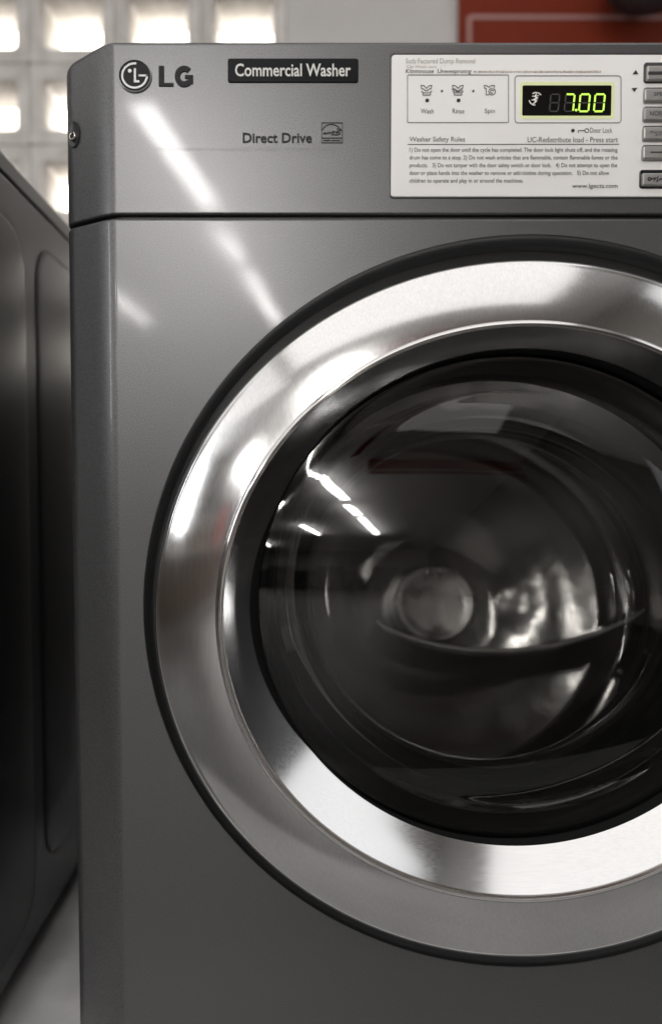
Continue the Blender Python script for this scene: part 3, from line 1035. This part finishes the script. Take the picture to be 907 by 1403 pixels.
# lifters on the drum wall
RX = Matrix.Rotation(-TILT, 3, 'X')
for a0 in (-18, 102, 222):
    V, F = [], []
    ny = 14
    sec = ((-0.040, 0.0), (-0.026, 0.010), (-0.014, 0.040), (-0.006, 0.052), (0.006, 0.052), (0.014, 0.040), (0.026, 0.010), (0.040, 0.0))
    for k in range(ny + 1):
        y = 0.112 + (0.282 - 0.112) * k / ny
        s_ = min(1.0, 0.25 + 1.6 * math.sin(PI * min(max(k / ny, 0.02), 0.98)))
        for (t_, hgt) in sec:
            a = math.radians(a0) + t_ / 0.238
            r = 0.2385 - hgt * s_
            p_ = RX @ Vector((r * math.cos(a) * 1.05, y, r * math.sin(a)))
            V.append((gx + p_.x, 0.035 + p_.y, gz + 0.006 + p_.z))
    ns = len(sec)
    for k in range(ny):
        for i in range(ns - 1):
            F.append((k * ns + i, k * ns + i + 1, (k + 1) * ns + i + 1, (k + 1) * ns + i))
    o_ = mesh('lifter', V, F, M['drum'], None, True); o_.parent = drum

# ------------------------------------------------------------------ the neighbouring machine on the left
NX = -543 * D0 / FPX
nb = empty('washing_machine', (NX - 0.34, 0.0, FLOOR), 'dark neighbouring machine at the left edge, only its ribbed side panel showing', 'washing machine')
NT, NS = 0.332, 0.309
pr2 = [(NX - 0.69, 0.70), (NX - 0.69, 0.02), (NX - 0.67, 0.0), (NX - 0.02, 0.0), (NX - 0.006, 0.006), (NX, 0.02), (NX, 0.70)]
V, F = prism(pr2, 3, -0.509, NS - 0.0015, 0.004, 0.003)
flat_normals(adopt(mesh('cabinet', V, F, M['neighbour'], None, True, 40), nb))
pr3 = [(p[0] + (0.006 if p[0] < NX - 0.3 else -0.006), p[1] + (0.006 if p[1] < 0.3 else 0)) for p in pr2]
V, F = prism(pr3, 3, NS - 0.004, NS + 0.004, 0.0002, 0.0002)
adopt(mesh('seam_gasket', V, F, M['black'], None, True, 40), nb)
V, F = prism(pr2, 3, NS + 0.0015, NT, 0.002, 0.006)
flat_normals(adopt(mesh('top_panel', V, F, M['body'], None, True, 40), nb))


def side_panel(y0, y1, z0, z1, r, mt, rows):
    """raised or sunk pressing on the side; rows are (inset, height off the side)"""
    V, F = [], []
    for (e, hgt) in rows:
        o = rr_outline(y0 + e, z0 + e, y1 - e, z1 - e, r - e, 8)
        n = len(o)
        V += [(NX + hgt, q_[0], q_[1]) for q_ in o]
    for k in range(len(rows) - 1):
        for i in range(n):
            F.append((k * n + i, k * n + (i + 1) % n, (k + 1) * n + (i + 1) % n, (k + 1) * n + i))
    F.append(tuple(range((len(rows) - 1) * n, len(rows) * n)))
    return adopt(mesh('side_pressing', V, F, mt, None, True, 40), nb)


side_panel(-0.02 + 0.03, 0.232, -0.482, 0.270, 0.05, M['black'], [(0, -0.001), (0, 0.0012), (0.003, 0.0014)])  # black rim stands in for the shade in the pressed groove
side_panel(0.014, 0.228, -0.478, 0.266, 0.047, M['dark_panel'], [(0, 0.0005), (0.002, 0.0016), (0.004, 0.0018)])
side_panel(0.262, 0.47, -0.45, 0.272, 0.045, M['black'], [(0, -0.001), (0, 0.0010), (0.002, 0.0011)])  # groove shade again put in as a black rim
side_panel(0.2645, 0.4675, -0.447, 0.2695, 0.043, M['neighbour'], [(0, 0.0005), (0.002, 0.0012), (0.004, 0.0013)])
for (sx, sy_) in ((NX - 0.04, 0.08), (NX - 0.04, 0.6), (NX - 0.65, 0.08), (NX - 0.65, 0.6)):
    V, F = [], []
    for (r, z) in ((0.024, FLOOR), (0.024, FLOOR + 0.008), (0.010, FLOOR + 0.010), (0.010, -0.505)):
        for i in range(20):
            a = 2 * PI * i / 20
            V.append((sx + r * math.cos(a), sy_ + r * math.sin(a), z))
    for k in range(3):
        for i in range(20):
            F.append((k * 20 + i, k * 20 + (i + 1) % 20, k * 20 + 20 + (i + 1) % 20, k * 20 + 20 + i))
    adopt(mesh('foot', V, F, M['black'], None, True, 40), nb)

# ------------------------------------------------------------------ what the steel and the glass mirror at the left
ct = empty('counter', (-1.95, -2.1, FLOOR), 'dark brown counter mirrored in the left of the steel door ring', 'counter')
adopt(box_mesh('cupboard', -2.2, -1.7, -3.4, -0.9, FLOOR + 0.006, -0.02, M['brown']), ct)
adopt(box_mesh('worktop', -2.23, -1.66, -3.43, -0.87, -0.018, 0.01, M['board']), ct)
adopt(box_mesh('splashback', -2.23, -2.19, -3.4, -0.9, 0.012, 0.26, M['brown']), ct)
mr = empty('storage_cabinet', (-2.0, -11.0, FLOOR), 'long dark storage cabinet mirrored faintly in the door glass', 'cabinet')  # added dark mass, keeps the mirrored far end of the room dark
for k in range(7):
    x = -5.6 + 1.0 * k
    adopt(box_mesh('cabinet_section', x, x + 0.94, -11.6, -10.9, FLOOR + 0.02, 0.55 + 0.25 * (k % 2), M['counter']), mr)
rb = empty('red_beam', (0.8, -3.05, CEIL), 'dark red band mirrored across the top of the door glass', 'beam')
adopt(box_mesh('band', -0.15, RX1 - 0.002, -3.12, -3.0, 1.86, CEIL - 0.001, M['red_paint']), rb)
adopt(box_mesh('band_trim', -0.15, RX1 - 0.002, -2.998, -2.98, 1.85, 1.875, M['board']), rb)
rp = empty('red_post', (-3.0, -4.9, FLOOR), 'red upright post mirrored in the left part of the door glass', 'post')
adopt(box_mesh('upright', -3.08, -2.92, -4.98, -4.82, FLOOR, 0.75, M['red_paint']), rp)
adopt(box_mesh('base_plate', -3.2, -2.8, -5.1, -4.7, FLOOR + 0.001, FLOOR + 0.02, M['red_paint']), rp)
